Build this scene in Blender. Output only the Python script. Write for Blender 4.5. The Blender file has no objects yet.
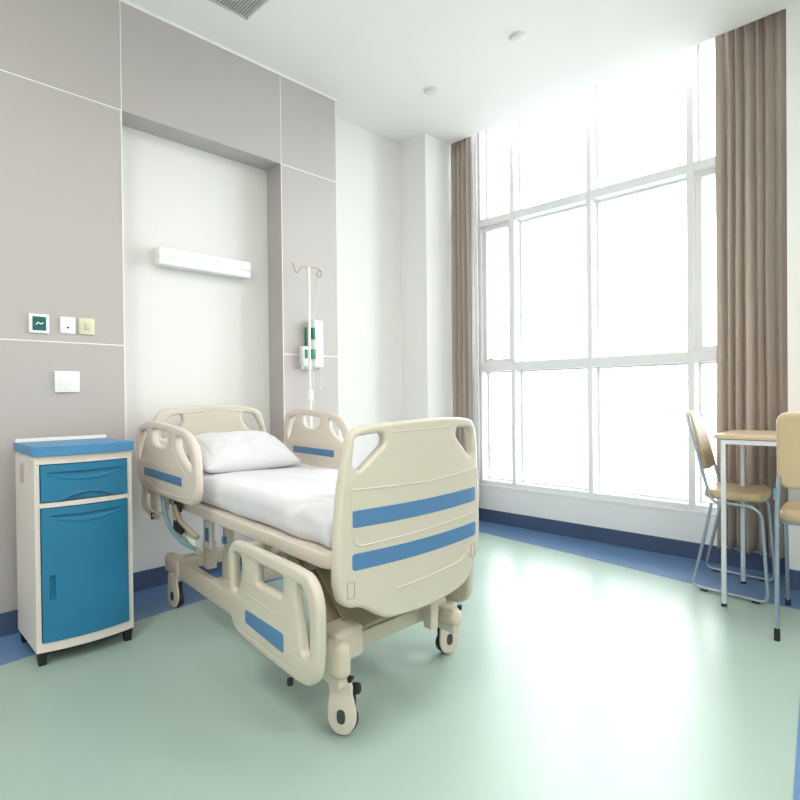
import bpy, bmesh, math, random
from mathutils import Vector, Matrix, noise
random.seed(7)
S = bpy.context.scene
COL = S.collection
PI = math.pi

# ------------------------------------------------------------------ camera
yaw, pitch, roll, FPX = 0.7969, -0.0085, -0.0104, 567.9
cy, sy, cp, sp = math.cos(yaw), math.sin(yaw), math.cos(pitch), math.sin(pitch)
f = Vector((sy*cp, cy*cp, sp)); r = Vector((cy, -sy, 0)); u = r.cross(f)
cr, sr = math.cos(roll), math.sin(roll)
r2 = r*cr + u*sr; u2 = -r*sr + u*cr
cam = bpy.data.cameras.new('camera'); cam.sensor_width = 36; cam.lens = FPX/800*36
cam.clip_start = 0.02
camo = bpy.data.objects.new('camera', cam); COL.objects.link(camo)
M = Matrix((r2, u2, -f)).transposed().to_4x4(); M.translation = Vector((0, 0, 1.0))
camo.matrix_world = M
S.camera = camo

# ------------------------------------------------------------------ world, light, exposure
S.view_settings.view_transform = 'Standard'; S.view_settings.look = 'None'
S.view_settings.exposure = 1.03; S.view_settings.gamma = 1; S.view_settings.use_curve_mapping = False
w = bpy.data.worlds.new('world'); S.world = w; w.use_nodes = True
nt = w.node_tree; nt.nodes.clear()
wo = nt.nodes.new('ShaderNodeOutputWorld'); bg = nt.nodes.new('ShaderNodeBackground')
tc = nt.nodes.new('ShaderNodeTexCoord'); sep = nt.nodes.new('ShaderNodeSeparateXYZ'); rp = nt.nodes.new('ShaderNodeValToRGB')
rp.color_ramp.elements[0].position = 0.36; rp.color_ramp.elements[0].color = (0.30, 0.31, 0.32, 1)
rp.color_ramp.elements[1].position = 0.50; rp.color_ramp.elements[1].color = (0.985, 0.975, 1.0, 1)
mp = nt.nodes.new('ShaderNodeMapRange'); mp.inputs[1].default_value = -1; mp.inputs[2].default_value = 1
nt.links.new(tc.outputs['Generated'], sep.inputs[0]); nt.links.new(sep.outputs['Z'], mp.inputs[0])
nt.links.new(mp.outputs[0], rp.inputs[0]); nt.links.new(rp.outputs[0], bg.inputs[0])
bg.inputs[1].default_value = 5.0
nt.links.new(bg.outputs[0], wo.inputs[0])
S.cycles.max_bounces = 10; S.cycles.diffuse_bounces = 6; S.cycles.glossy_bounces = 4
S.cycles.transparent_max_bounces = 12
S.cycles.use_denoising = True
S.cycles.sample_clamp_indirect = 6
# portal: lets the renderer sample the sky through the window opening
pl = bpy.data.lights.new('window_portal', 'AREA'); pl.shape = 'RECTANGLE'; pl.size = 2.3; pl.size_y = 2.9
pl.cycles.is_portal = True
po = bpy.data.objects.new('window_portal', pl); COL.objects.link(po)
po.location = (3.84, 1.62, 1.7); po.rotation_euler = (0, math.radians(90), 0)
po.rotation_euler = Vector((-1, 0, 0)).to_track_quat('-Z', 'Y').to_euler()
FILL_PANELS = [(0.5, -1.2), (2.4, -1.2), (-0.45, 1.0)]  # out-of-view glowing panels, added only to fill the room with light
FILL_W = 15

# ------------------------------------------------------------------ materials
def lin(c):
    return tuple((v/12.92 if v <= 0.04045 else ((v+0.055)/1.055)**2.4) for v in [x/255 for x in c])
def mat(name, rgb, rough=0.5, metal=0.0, var=0.03, scale=6.0, bump=0.0, bscale=120, spec=0.5, coat=0.0, sub=0.0, trans=0.0):
    m = bpy.data.materials.new(name); m.use_nodes = True
    n = m.node_tree.nodes; l = m.node_tree.links; b = n['Principled BSDF']
    c = lin(rgb)
    tcn = n.new('ShaderNodeTexCoord')
    nz = n.new('ShaderNodeTexNoise'); nz.inputs['Scale'].default_value = scale; nz.inputs['Detail'].default_value = 4
    l.new(tcn.outputs['Object'], nz.inputs['Vector'])
    mx = n.new('ShaderNodeMix'); mx.data_type = 'RGBA'
    mx.inputs[6].default_value = tuple(min(1, v*(1+var)) for v in c)+(1,)
    mx.inputs[7].default_value = tuple(v*(1-var) for v in c)+(1,)
    l.new(nz.outputs['Fac'], mx.inputs[0]); l.new(mx.outputs[2], b.inputs['Base Color'])
    b.inputs['Roughness'].default_value = rough; b.inputs['Metallic'].default_value = metal
    b.inputs['Specular IOR Level'].default_value = spec; b.inputs['Coat Weight'].default_value = coat
    if bump:
        n2 = n.new('ShaderNodeTexNoise'); n2.inputs['Scale'].default_value = bscale; n2.inputs['Detail'].default_value = 3
        l.new(tcn.outputs['Object'], n2.inputs['Vector'])
        bp = n.new('ShaderNodeBump'); bp.inputs['Strength'].default_value = bump; bp.inputs['Distance'].default_value = 0.002
        l.new(n2.outputs['Fac'], bp.inputs['Height']); l.new(bp.outputs[0], b.inputs['Normal'])
    if trans:
        out = n['Material Output']; t = n.new('ShaderNodeBsdfTranslucent'); l.new(mx.outputs[2], t.inputs[0])
        ms = n.new('ShaderNodeMixShader'); ms.inputs[0].default_value = trans
        l.new(b.outputs[0], ms.inputs[1]); l.new(t.outputs[0], ms.inputs[2]); l.new(ms.outputs[0], out.inputs[0])
    return m
MT = {}
MT['white_wall'] = mat('white_wall_paint', (236, 235, 234), 0.6, var=0.01)
MT['ceiling'] = mat('ceiling_paint', (243, 242, 239), 0.7, var=0.01)
MT['niche'] = mat('niche_paint', (226, 226, 224), 0.55, var=0.015)
MT['clad'] = mat('grey_laminate', (180, 175, 173), 0.42, var=0.03, scale=2, bump=0.05)
MT['joint'] = mat('white_joint', (236, 235, 232), 0.4)
MT['navy'] = mat('navy_vinyl', (70, 87, 118), 0.4, var=0.08)
MT['frame'] = mat('window_powder_coat', (238, 240, 242), 0.4, var=0.01)
MT['sill'] = mat('sill_paint', (238, 240, 241), 0.5, var=0.01)
MT['cream'] = mat('cream_plastic', (203, 197, 182), 0.38, var=0.015, bump=0.04, bscale=300)
MT['beige'] = mat('beige_plastic', (214, 204, 192), 0.4, var=0.015, bump=0.04, bscale=300)
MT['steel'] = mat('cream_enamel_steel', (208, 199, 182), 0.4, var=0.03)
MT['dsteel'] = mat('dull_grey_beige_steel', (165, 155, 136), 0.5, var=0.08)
MT['stripe'] = mat('blue_stripe_plastic', (78, 126, 170), 0.42, var=0.02)
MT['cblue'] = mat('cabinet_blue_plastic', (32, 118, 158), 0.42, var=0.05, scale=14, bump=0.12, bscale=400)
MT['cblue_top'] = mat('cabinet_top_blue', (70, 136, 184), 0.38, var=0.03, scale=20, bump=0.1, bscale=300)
MT['cblue_dark'] = mat('recess_blue_plastic', (16, 104, 152), 0.5, var=0.04)
MT['cab'] = mat('off_white_cabinet_plastic', (222, 215, 208), 0.45, var=0.02, bump=0.05, bscale=300)
MT['recess'] = mat('grey_recessed_grip', (186, 176, 168), 0.6)  # flat grip plate: shade of a recess put into this grey
MT['sheet'] = mat('white_cotton', (217, 217, 222), 0.9, var=0.01, bump=0.15, bscale=500, spec=0.1)
MT['black'] = mat('black_rubber', (24, 26, 28), 0.55, var=0.1)
MT['hub'] = mat('dark_grey_hub', (62, 66, 68), 0.5)
MT['curtain'] = mat('taupe_curtain_fabric', (200, 188, 179), 0.9, var=0.03, scale=3, bump=0.15, bscale=500, spec=0.1, trans=0.14)
MT['lining'] = mat('white_curtain_lining', (238, 236, 236), 0.9, spec=0.1, trans=0.3)
MT['chrome'] = mat('brushed_metal_tube', (170, 180, 192), 0.28, metal=0.85, var=0.03)
MT['wtube'] = mat('pale_metal_tube', (218, 222, 228), 0.35, metal=0.25)
MT['tan'] = mat('tan_vinyl', (200, 178, 142), 0.42, var=0.04, bump=0.08)
MT['tabletop'] = mat('light_wood_laminate', (214, 192, 162), 0.35, var=0.05, scale=4)
MT['edge'] = mat('white_edge_band', (232, 228, 222), 0.4)
MT['wplastic'] = mat('white_plastic', (238, 239, 240), 0.35)
MT['cplate'] = mat('cream_switch_plastic', (214, 211, 184), 0.4)
MT['cplate2'] = mat('cream_rocker_plastic', (202, 198, 168), 0.4)
MT['green'] = mat('dark_green_plastic', (8, 98, 92), 0.35)
MT['green2'] = mat('mid_green_plastic', (40, 128, 106), 0.4)
MT['clear'] = mat('frosted_plastic', (226, 232, 232), 0.25)
MT['lblue'] = mat('pale_blue_plastic', (118, 152, 166), 0.4)
MT['ltgrey'] = mat('vent_grey', (196, 196, 194), 0.5)
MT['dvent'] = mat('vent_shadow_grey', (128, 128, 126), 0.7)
MT['smoke'] = mat('detector_plastic', (224, 225, 223), 0.5)
def emis(name, rgb, s):
    m = bpy.data.materials.new(name); m.use_nodes = True; b = m.node_tree.nodes['Principled BSDF']
    b.inputs['Emission Color'].default_value = lin(rgb)+(1,); b.inputs['Emission Strength'].default_value = s
    b.inputs['Base Color'].default_value = lin(rgb)+(1,); return m
MT['led'] = emis('lit_led_diffuser', (255, 250, 242), 3)  # glow of the added fill panels
def glassmat():
    m = bpy.data.materials.new('window_glass'); m.use_nodes = True; n = m.node_tree.nodes; l = m.node_tree.links
    n.remove(n['Principled BSDF']); out = n['Material Output']
    t = n.new('ShaderNodeBsdfTransparent'); t.inputs[0].default_value = (0.97, 0.985, 0.985, 1)
    g = n.new('ShaderNodeBsdfGlossy'); g.inputs['Roughness'].default_value = 0.02
    fr = n.new('ShaderNodeFresnel'); fr.inputs[0].default_value = 1.25
    ms = n.new('ShaderNodeMixShader'); l.new(fr.outputs[0], ms.inputs[0]); l.new(t.outputs[0], ms.inputs[1]); l.new(g.outputs[0], ms.inputs[2])
    l.new(ms.outputs[0], out.inputs[0]); return m
MT['glass'] = glassmat()
def floormat(name, rgb):
    m = mat(name, rgb, 0.3, var=0.04, scale=1.3, spec=0.4)
    n = m.node_tree.nodes; l = m.node_tree.links; b = n['Principled BSDF']
    tcn = n.new('ShaderNodeTexCoord')
    nz = n.new('ShaderNodeTexNoise'); nz.inputs['Scale'].default_value = 3; nz.inputs['Detail'].default_value = 5
    l.new(tcn.outputs['Object'], nz.inputs['Vector'])
    mr = n.new('ShaderNodeMapRange'); mr.inputs[3].default_value = 0.25; mr.inputs[4].default_value = 0.34
    l.new(nz.outputs['Fac'], mr.inputs[0]); l.new(mr.outputs[0], b.inputs['Roughness'])
    n2 = n.new('ShaderNodeTexNoise'); n2.inputs['Scale'].default_value = 22; n2.inputs['Detail'].default_value = 2
    l.new(tcn.outputs['Object'], n2.inputs['Vector'])
    bp = n.new('ShaderNodeBump'); bp.inputs['Strength'].default_value = 0.05; bp.inputs['Distance'].default_value = 0.004
    l.new(n2.outputs['Fac'], bp.inputs['Height']); l.new(bp.outputs[0], b.inputs['Normal'])
    return m
MT['floor'] = floormat('aqua_green_vinyl_floor', (160, 182, 172))
MT['fblue'] = floormat('blue_vinyl_border', (98, 132, 174))

# ------------------------------------------------------------------ mesh helpers
def obj(name, bm, m, parent=None, smooth=True, angle=40, loc=None):
    me = bpy.data.meshes.new(name)
    bmesh.ops.recalc_face_normals(bm, faces=bm.faces[:])
    bm.to_mesh(me); bm.free()
    for mm in (m if isinstance(m, (list, tuple)) else [m]): me.materials.append(MT[mm])
    if smooth:
        for p in me.polygons: p.use_smooth = True
        me.set_sharp_from_angle(angle=math.radians(angle))
    o = bpy.data.objects.new(name, me); COL.objects.link(o)
    if parent: o.parent = parent
    if loc: o.location = loc
    return o
def tag(o, label, cat, group=None):
    o['label'] = label; o['category'] = cat
    if group: o['group'] = group
    return o
def struct(o): o['kind'] = 'structure'; return o
def empty(name, loc, label, cat, rz=0, group=None):
    o = bpy.data.objects.new(name, None); COL.objects.link(o); o.location = loc; o.rotation_euler = (0, 0, rz)
    o.empty_display_size = 0.1
    return tag(o, label, cat, group)
def box(bm, x0, x1, y0, y1, z0, z1, r=0.0, seg=2, mi=0, M=None):
    m = Matrix.Translation(((x0+x1)/2, (y0+y1)/2, (z0+z1)/2)) @ Matrix.Diagonal((abs(x1-x0), abs(y1-y0), abs(z1-z0), 1))
    g = bmesh.ops.create_cube(bm, size=1, matrix=m); vs = g['verts']
    fs = list({q for v in vs for q in v.link_faces})
    if r > 0:
        es = list({e for v in vs for e in v.link_edges})
        g2 = bmesh.ops.bevel(bm, geom=vs+es, offset=r, segments=seg, affect='EDGES', profile=0.5)
        fs = list({q for q in g2['faces']} | {q for q in fs if q.is_valid})
        vs = list({v for q in fs for v in q.verts})
        fs = list({q for v in vs for q in v.link_faces})
    for q in fs: q.material_index = mi
    if M is not None: bmesh.ops.transform(bm, matrix=M, verts=vs)
    return vs
def smooth_pts(pts, n=6, closed=False):
    P = [Vector(p) for p in pts]; out = []; N = len(P)
    rng = range(N) if closed else range(N-1)
    for i in rng:
        if closed: a, b, c, d = P[(i-1) % N], P[i], P[(i+1) % N], P[(i+2) % N]
        else: a, b, c, d = P[max(i-1, 0)], P[i], P[i+1], P[min(i+2, N-1)]
        for k in range(n):
            t = k/n
            out.append(0.5*((2*b)+(c-a)*t+(2*a-5*b+4*c-d)*t*t+(3*b-a-3*c+d)*t*t*t))
    if not closed: out.append(P[-1])
    return out
def fillet(pts, rad, n=5, closed=False):
    """polyline with rounded corners"""
    P = [Vector(p) for p in pts]; N = len(P); out = []
    for i in range(N):
        if not closed and i in (0, N-1): out.append(P[i]); continue
        a, b, c = P[(i-1) % N], P[i], P[(i+1) % N]
        rr = rad[i] if isinstance(rad, (list, tuple)) else rad
        d1 = (a-b); d2 = (c-b); k = min(rr, d1.length*0.49, d2.length*0.49)
        if k < 1e-5: out.append(b); continue
        p1 = b+d1.normalized()*k; p2 = b+d2.normalized()*k
        for j in range(n+1):
            t = j/n; out.append((1-t)**2*p1+2*t*(1-t)*b+t*t*p2)
    return out
def tube(bm, pts, rad, closed=False, seg=10, mi=0, square=False):
    P = [Vector(p) for p in pts]; N = len(P)
    if square: seg = 4
    T = []
    for i in range(N):
        if closed: t = P[(i+1) % N]-P[i-1]
        else: t = P[min(i+1, N-1)]-P[max(i-1, 0)]
        T.append(t.normalized())
    nrm = T[0].orthogonal().normalized() if not square else (Vector((0, 0, 1)).cross(T[0]).normalized() if abs(T[0].z) < .9 else Vector((1, 0, 0)))
    rings = []; prev = T[0]
    for i in range(N):
        q = prev.rotation_difference(T[i]); nrm = q @ nrm; prev = T[i]; nrm = (nrm-T[i]*nrm.dot(T[i])).normalized()
        b = T[i].cross(nrm); rr = rad[i] if isinstance(rad, (list, tuple)) else rad
        off = PI/4 if square else 0; rr = rr*1.414 if square else rr
        rings.append([bm.verts.new(P[i]+rr*(math.cos(a+off)*nrm+math.sin(a+off)*b)) for a in [2*PI*k/seg for k in range(seg)]])
    fs = []
    for i in range(N if closed else N-1):
        A, B = rings[i], rings[(i+1) % N]
        for k in range(seg): fs.append(bm.faces.new((A[k], A[(k+1) % seg], B[(k+1) % seg], B[k])))
    if not closed:
        fs.append(bm.faces.new(rings[0][::-1])); fs.append(bm.faces.new(rings[-1]))
    for q in fs: q.material_index = mi
    return [v for rg in rings for v in rg]
def lathe(bm, prof, M=None, seg=28, mi=0):
    """prof: list of (radius, z)"""
    rings = []; allv = []
    for rr, z in prof:
        rg = [bm.verts.new((rr*math.cos(2*PI*k/seg), rr*math.sin(2*PI*k/seg), z)) for k in range(seg)] if rr > 1e-6 else [bm.verts.new((0, 0, z))]
        rings.append(rg); allv += rg
    fs = []
    for A, B in zip(rings, rings[1:]):
        for k in range(seg):
            k2 = (k+1) % seg
            if len(A) == 1 and len(B) == 1: continue
            if len(A) == 1: fs.append(bm.faces.new((A[0], B[k2], B[k])))
            elif len(B) == 1: fs.append(bm.faces.new((A[k], A[k2], B[0])))
            else: fs.append(bm.faces.new((A[k], A[k2], B[k2], B[k])))
    if len(rings[0]) > 1: fs.append(bm.faces.new(rings[0][::-1]))
    if len(rings[-1]) > 1: fs.append(bm.faces.new(rings[-1]))
    for q in fs: q.material_index = mi
    if M is not None: bmesh.ops.transform(bm, matrix=M, verts=allv)
    return allv
def area2(p):
    return sum(p[i][0]*p[(i+1) % len(p)][1]-p[(i+1) % len(p)][0]*p[i][1] for i in range(len(p)))/2
def plate(bm, outline, holes, t, bev, fn, cuts=0, mi=0):
    """rounded plate with holes; outline in (a,b), thickness along c; fn maps (a,b,c)->Vector"""
    cu = bpy.data.curves.new('tmp', 'CURVE'); cu.dimensions = '2D'; cu.fill_mode = 'BOTH'
    cu.extrude = t/2-bev; cu.bevel_depth = bev; cu.bevel_resolution = 2; cu.offset = -bev
    for i, pts in enumerate([outline]+list(holes)):
        pts = [(p[0], p[1]) for p in pts]
        if (area2(pts) > 0) == (i == 0): pass
        else: pts = pts[::-1]
        s = cu.splines.new('POLY'); s.points.add(len(pts)-1); s.use_cyclic_u = True
        for k, p in enumerate(pts): s.points[k].co = (p[0], p[1], 0, 1)
    ob = bpy.data.objects.new('tmp', cu); COL.objects.link(ob)
    dg = bpy.context.evaluated_depsgraph_get(); dg.update()
    me = bpy.data.meshes.new_from_object(ob.evaluated_get(dg))
    wid = max(v.co.x for v in me.vertices)-min(v.co.x for v in me.vertices)
    ow = max(p[0] for p in outline)-min(p[0] for p in outline)
    if wid > ow+bev*0.5:       # winding came out inverted: flip all
        for s in cu.splines:
            co = [tuple(p.co) for p in s.points][::-1]
            for p, c in zip(s.points, co): p.co = c
        dg = bpy.context.evaluated_depsgraph_get(); dg.update(); ob.update_tag(); dg.update()
        me = bpy.data.meshes.new_from_object(ob.evaluated_get(dg))
    tmp = bmesh.new(); tmp.from_mesh(me)
    bpy.data.objects.remove(ob); bpy.data.curves.remove(cu); bpy.data.meshes.remove(me)
    bmesh.ops.remove_doubles(tmp, verts=tmp.verts, dist=1e-5)
    if cuts:
        x0 = min(v.co.x for v in tmp.verts); x1 = max(v.co.x for v in tmp.verts)
        for k in range(1, cuts):
            bmesh.ops.bisect_plane(tmp, geom=tmp.verts[:]+tmp.edges[:]+tmp.faces[:], dist=1e-6,
                                   plane_co=(x0+(x1-x0)*k/cuts, 0, 0), plane_no=(1, 0, 0))
    vm = {}
    for v in tmp.verts: vm[v] = bm.verts.new(fn(v.co.x, v.co.y, v.co.z))
    for q in tmp.faces:
        try:
            nf = bm.faces.new([vm[v] for v in q.verts]); nf.material_index = mi
        except ValueError: pass
    tmp.free()
def softbox(bm, cx, cy, cz, sx, sy, sz, rad, n, fn=None, mi=0):
    """densely meshed rounded box, optionally displaced by fn(Vector)->Vector"""
    nx, ny, nz = n; vm = {}
    def vert(i, j, k):
        key = (i, j, k)
        if key in vm: return vm[key]
        p = Vector(((i/nx-0.5)*sx, (j/ny-0.5)*sy, (k/nz-0.5)*sz))
        q = Vector((max(-sx/2+rad, min(sx/2-rad, p.x)), max(-sy/2+rad, min(sy/2-rad, p.y)), max(-sz/2+rad, min(sz/2-rad, p.z))))
        d = p-q
        if d.length > 1e-9: p = q+d.normalized()*rad
        p += Vector((cx, cy, cz))
        if fn: p = fn(p)
        vm[key] = bm.verts.new(p); return vm[key]
    def quad(a, b, c, d):
        q = bm.faces.new((vert(*a), vert(*b), vert(*c), vert(*d))); q.material_index = mi
    for i in range(nx):
        for j in range(ny):
            for k in (0, nz): quad((i, j, k), (i+1, j, k), (i+1, j+1, k), (i, j+1, k))
    for i in range(nx):
        for k in range(nz):
            for j in (0, ny): quad((i, j, k), (i+1, j, k), (i+1, j, k+1), (i, j, k+1))
    for j in range(ny):
        for k in range(nz):
            for i in (0, nx): quad((i, j, k), (i, j+1, k), (i, j+1, k+1), (i, j, k+1))
def prism(bm, pts, z0, z1, mi=0):
    a = [bm.verts.new((p[0], p[1], z0)) for p in pts]; b = [bm.verts.new((p[0], p[1], z1)) for p in pts]
    n = len(pts); fs = [bm.faces.new(a[::-1]), bm.faces.new(b)]
    for i in range(n): fs.append(bm.faces.new((a[i], a[(i+1) % n], b[(i+1) % n], b[i])))
    for q in fs: q.material_index = mi

# ================================================================== THE ROOM
H = 2.923; Z1 = 2.387; Z2 = 1.254
YC = 2.872     # front of the grey cladding
YW = 3.045     # white head wall
XW = 3.651     # inner face of sill wall
XL, YB = -1.3, -2.6
b = bmesh.new()
box(b, XL-.1, 3.9, YB-.1, 3.2, -0.12, 0.0)
struct(obj('floor', b, 'floor', smooth=False))
# inlaid blue border
b = bmesh.new()
prism(b, [(XL, 2.53), (0.46, 2.565), (1.30, 2.655), (3.36, 2.60), (3.42, YW), (XL, YW)], 0, 0.0015)
prism(b, [(3.36, 2.60), (3.25, 1.55), (3.12, 0.60), (3.10, 0.30), (3.7, 0.30), (3.7, YW), (3.42, YW)], 0, 0.0015)
prism(b, [(3.10, 0.485), (2.243, 0.366), (1.652, 0.285), (0.3, 0.10), (0.3, -0.25), (3.10, -0.02)], 0, 0.0015)
o = struct(obj('floor_border', b, 'fblue', smooth=False)); o.name = 'trim_1'

b = bmesh.new(); box(b, XL-.1, 3.42, YB-.1, 3.2, H, H+.2)
struct(obj('ceiling', b, 'ceiling', smooth=False))
b = bmesh.new(); box(b, 3.42, 3.9, YB-.1, 3.2, 3.12, 3.2)
struct(obj('ceiling', b, 'ceiling', smooth=False))
b = bmesh.new(); box(b, XL-.1, 3.9, YW, YW+.15, 0, H+.2)
struct(obj('wall_head', b, 'white_wall', smooth=False))
b = bmesh.new(); box(b, XL-.15, XL, YB, YW, 0, H)
struct(obj('wall_left', b, 'white_wall', smooth=False))
b = bmesh.new(); box(b, XL-.1, 3.9, YB-.15, YB, 0, H)
struct(obj('wall_back', b, 'white_wall', smooth=False))
# column in the corner
b = bmesh.new(); box(b, 3.14, 3.402, 2.782, YW, 0, H); box(b, 3.402, 3.82, 2.83, YW, 0, 3.12)
struct(obj('wall_corner_column', b, 'white_wall', smooth=False))
# pier to the right of the window
b = bmesh.new(); box(b, 3.42, 3.85, YB, 0.604, 0, 3.12)
struct(obj('wall_right', b, 'white_wall', smooth=False))
# sill wall under the window and the jamb
b = bmesh.new(); box(b, XW, 3.85, 0.604, 2.782, 0, 0.278); box(b, XW, 3.85, 2.70, 2.782, 0.278, 3.12); box(b, XW-.004, XW+.15, 0.604, 2.70, 0.27, 0.292, .003, 1)
struct(obj('wall_window', b, 'sill', smooth=False))
# grey cladding around the bed niche, with its white joints
b = bmesh.new()
box(b, XL, 1.038, YC, YW, 0, H-.012); box(b, 1.945, 2.368, YC, YW, 0, H-.012); box(b, 1.038, 1.945, YC, YW, Z1, H-.012)
j = .0024
for z in (Z1, Z2):
    box(b, XL, 1.038, YC-.0012, YC+.002, z-j, z+j, mi=1); box(b, 1.945, 2.368, YC-.0012, YC+.002, z-j, z+j, mi=1)
    box(b, 2.3682-.002, 2.3692, YC, YW, z-j, z+j, mi=1)
for x in (1.038, 1.945): box(b, x-j*.8, x+j*.8, YC-.0012, YC+.002, Z1, H-.012, mi=1)
box(b, 1.033, 1.0395, YC-.0014, YC+.002, 0.1, Z1, mi=1); box(b, 1.9435, 1.9475, YC-.0014, YC+.002, 0.1, Z1, mi=1)
box(b, XL, 2.373, YC-.006, YW, H-.013, H, mi=1); box(b, 2.364, 2.371, YC-.0014, YC+.004, 0, H-.012, mi=1)
o = struct(obj('wall_head_cladding', b, ['clad', 'joint'], smooth=False))
# paint panel at the back of the niche
b = bmesh.new(); box(b, 1.038, 1.945, 3.026, YW, 0, Z1)
struct(obj('wall_niche', b, 'niche', smooth=False))
# skirting
def skirt(name, *bx):
    b = bmesh.new()
    for q in bx: box(b, *q, 0.001, 0.1)
    struct(obj(name, b, 'navy', smooth=False))
skirt('baseboard_head', (XL, 1.039, YC-.006, YC+.01), (1.034, 1.046, YC-.006, 3.03), (1.034, 1.95, 3.018, 3.03), (1.938, 1.948, YC-.006, 3.03), (1.938, 2.376, YC-.006, YC+.01), (2.36, 2.376, YC-.006, YW), (2.37, 3.14, YW-.008, YW+.01), (3.132, 3.145, 2.776, YW), (3.132, XW, 2.775, 2.79))
skirt('baseboard_window', (XW-.008, XW+.01, 0.604, 2.78))
skirt('baseboard_right', (3.412, 3.43, YB, 0.612), (3.412, XW, 0.60, 0.612))
skirt('baseboard_left', (XL, XL+.01, YB, YC)); skirt('baseboard_back', (XL, 3.42, YB, YB+.01))

# ------------------------------------------------------------------ window
XF, XG = 3.66, 3.76
WR = empty('window_1', (XF, 1.66, 0.29), '', ''); del WR['label']; del WR['category']; struct(WR)
def wobj(name, bm, m): 
    bmesh.ops.translate(bm, verts=bm.verts[:], vec=(-XF, -1.66, -0.29)); return obj(name, bm, m, WR, smooth=False)
Y0, Y1 = 0.615, 2.70
ZT = 3.12
b = bmesh.new()
box(b, XF+.001, 3.80, Y0, Y1, 0.2915, 0.325, .004, 1)            # bottom rail
box(b, XF, 3.80, 2.672, Y1, 0.29, ZT, .004, 1); box(b, XF, 3.80, Y0-.03, Y0+.03, .29, ZT, .004, 1)
wobj('window_frame', b, 'frame')
for a, c in ((2.364, 2.400), (1.753, 1.790), (1.111, 1.152)):
    b = bmesh.new(); box(b, XF-.003, 3.75, a, c, 0.2915, ZT, .003, 1); wobj('mullion', b, 'frame')
b = bmesh.new(); box(b, XF-.001, 3.752, Y0, 2.68, 2.314, 2.372, .003, 1); wobj('transom', b, 'frame')
b = bmesh.new(); box(b, XF-.001, 3.752, Y0, 2.68, 1.180, 1.240, .003, 1); wobj('transom', b, 'frame')
bays = [(2.400, 2.672), (1.790, 2.364), (1.152, 1.753), (0.645, 1.111)]
rows = [(0.325, 1.180), (1.240, 2.314), (2.372, ZT)]
for bi, (a, c) in enumerate(bays):
    for ri, (z0, z1) in enumerate(rows):
        sash = ri == 1 and bi in (0, 3)
        wdt = .034 if sash else .012
        b = bmesh.new()
        x0, x1 = (XF+.03, 3.78) if sash else (3.745, 3.775)
        ra = [(a-.001, z0-.001), (c+.001, z0-.001), (c+.001, z1+.001), (a-.001, z1+.001)]; rb = [(a+wdt, z0+wdt), (c-wdt, z0+wdt), (c-wdt, z1-wdt), (a+wdt, z1-wdt)]
        plate(b, ra, [rb], x1-x0, .002, lambda yy, zz, c_: Vector(((x0+x1)/2+c_, yy, zz)))
        wobj('sash' if sash else 'glazing_bead', b, 'frame')
        b = bmesh.new(); box(b, 3.758, 3.764, a+wdt*.5, c-wdt*.5, z0+wdt*.5, z1-wdt*.5); wobj('glass_pane', b, 'glass')
b = bmesh.new()
tube(b, [(XF+.025, 2.60, 1.276), (XF+.005, 2.60, 1.276), (XF+.0, 2.56, 1.272)], .006, seg=8); wobj('sash_handle', b, 'ltgrey')

# ------------------------------------------------------------------ curtains
def curtain(name, ya, yb, z0, z1, xc, folds, label, amp=.046, seed=1, bottom=None):
    b = bmesh.new(); rnd = random.Random(seed)
    ny, nz = folds*14, 36; ph = [rnd.uniform(-.55, .55) for _ in range(folds+2)]; am = [rnd.uniform(.6, 1.15) for _ in range(folds+2)]
    g = []
    for iz in range(nz+1):
        tz = iz/nz; row = []
        for iy in range(ny+1):
            s = iy/ny; kf = s*folds; i0 = min(int(kf), folds-1); fr = kf-i0
            am_ = am[i0]*(1-fr)+am[i0+1]*fr; p_ = ph[i0]*(1-fr)+ph[i0+1]*fr
            a = 2*PI*kf+p_*1.6+0.25*math.sin(3*tz+i0)
            gather = 0.55+0.45*(1-tz)**0.6 if tz > .93 else 1.0
            wv = math.sin(a); wv = math.copysign(abs(wv)**0.75, wv)
            x = xc+amp*am_*wv*(0.78+0.22*(1-tz))+.008*noise.noise(Vector((s*9, tz*2.5, seed)))
            if tz > .96: x = xc+(x-xc)*.8+.006*math.sin(a*2)
            y = ya+(yb-ya)*s+.007*math.sin(2*a)*am_+.006*noise.noise(Vector((s*5, tz*3, seed+4)))
            row.append(b.verts.new((x-xc, y-(ya+yb)/2, z0+(z1-z0)*tz+(0.006*math.sin(a) if iz == 0 else 0))))
        g.append(row)
    for iz in range(nz):
        for iy in range(ny): b.faces.new((g[iz][iy], g[iz][iy+1], g[iz+1][iy+1], g[iz+1][iy]))
    root = empty(name, (xc, (ya+yb)/2, 0), label, 'curtain', group='taupe window curtains')
    o = obj('drape', b, 'curtain', root, angle=80)
    md = o.modifiers.new('thick', 'SOLIDIFY'); md.thickness = .003
    b = bmesh.new(); tube(b, [(0, ya-(ya+yb)/2, z1+.008), (0, yb-(ya+yb)/2, z1+.008)], .008, square=True); obj('curtain_track', b, 'edge', root)
    return root
cl = curtain('curtain', 2.603, 2.80, 0.13, 3.10, 3.475, 4, 'taupe floor-length curtain gathered beside the white corner column, behind the bed', .04, 3)
b = bmesh.new(); g = []
for iz in range(2):
    g.append([b.verts.new((.028*math.sin(i*.9)+.01, 2.578+.024*i/12-2.6935, [.14, 3.09][iz])) for i in range(13)])
for i in range(12): b.faces.new((g[0][i], g[0][i+1], g[1][i+1], g[1][i]))
o = obj('curtain_lining', b, 'lining', cl); o.modifiers.new('thick', 'SOLIDIFY').thickness = .002
o['label'] = 'white lining edge'
curtain('curtain', 0.612, 0.955, 0.13, 3.10, 3.53, 7, 'wide taupe floor-length curtain behind the table and chairs, right of the window', .042, 9)

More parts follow.
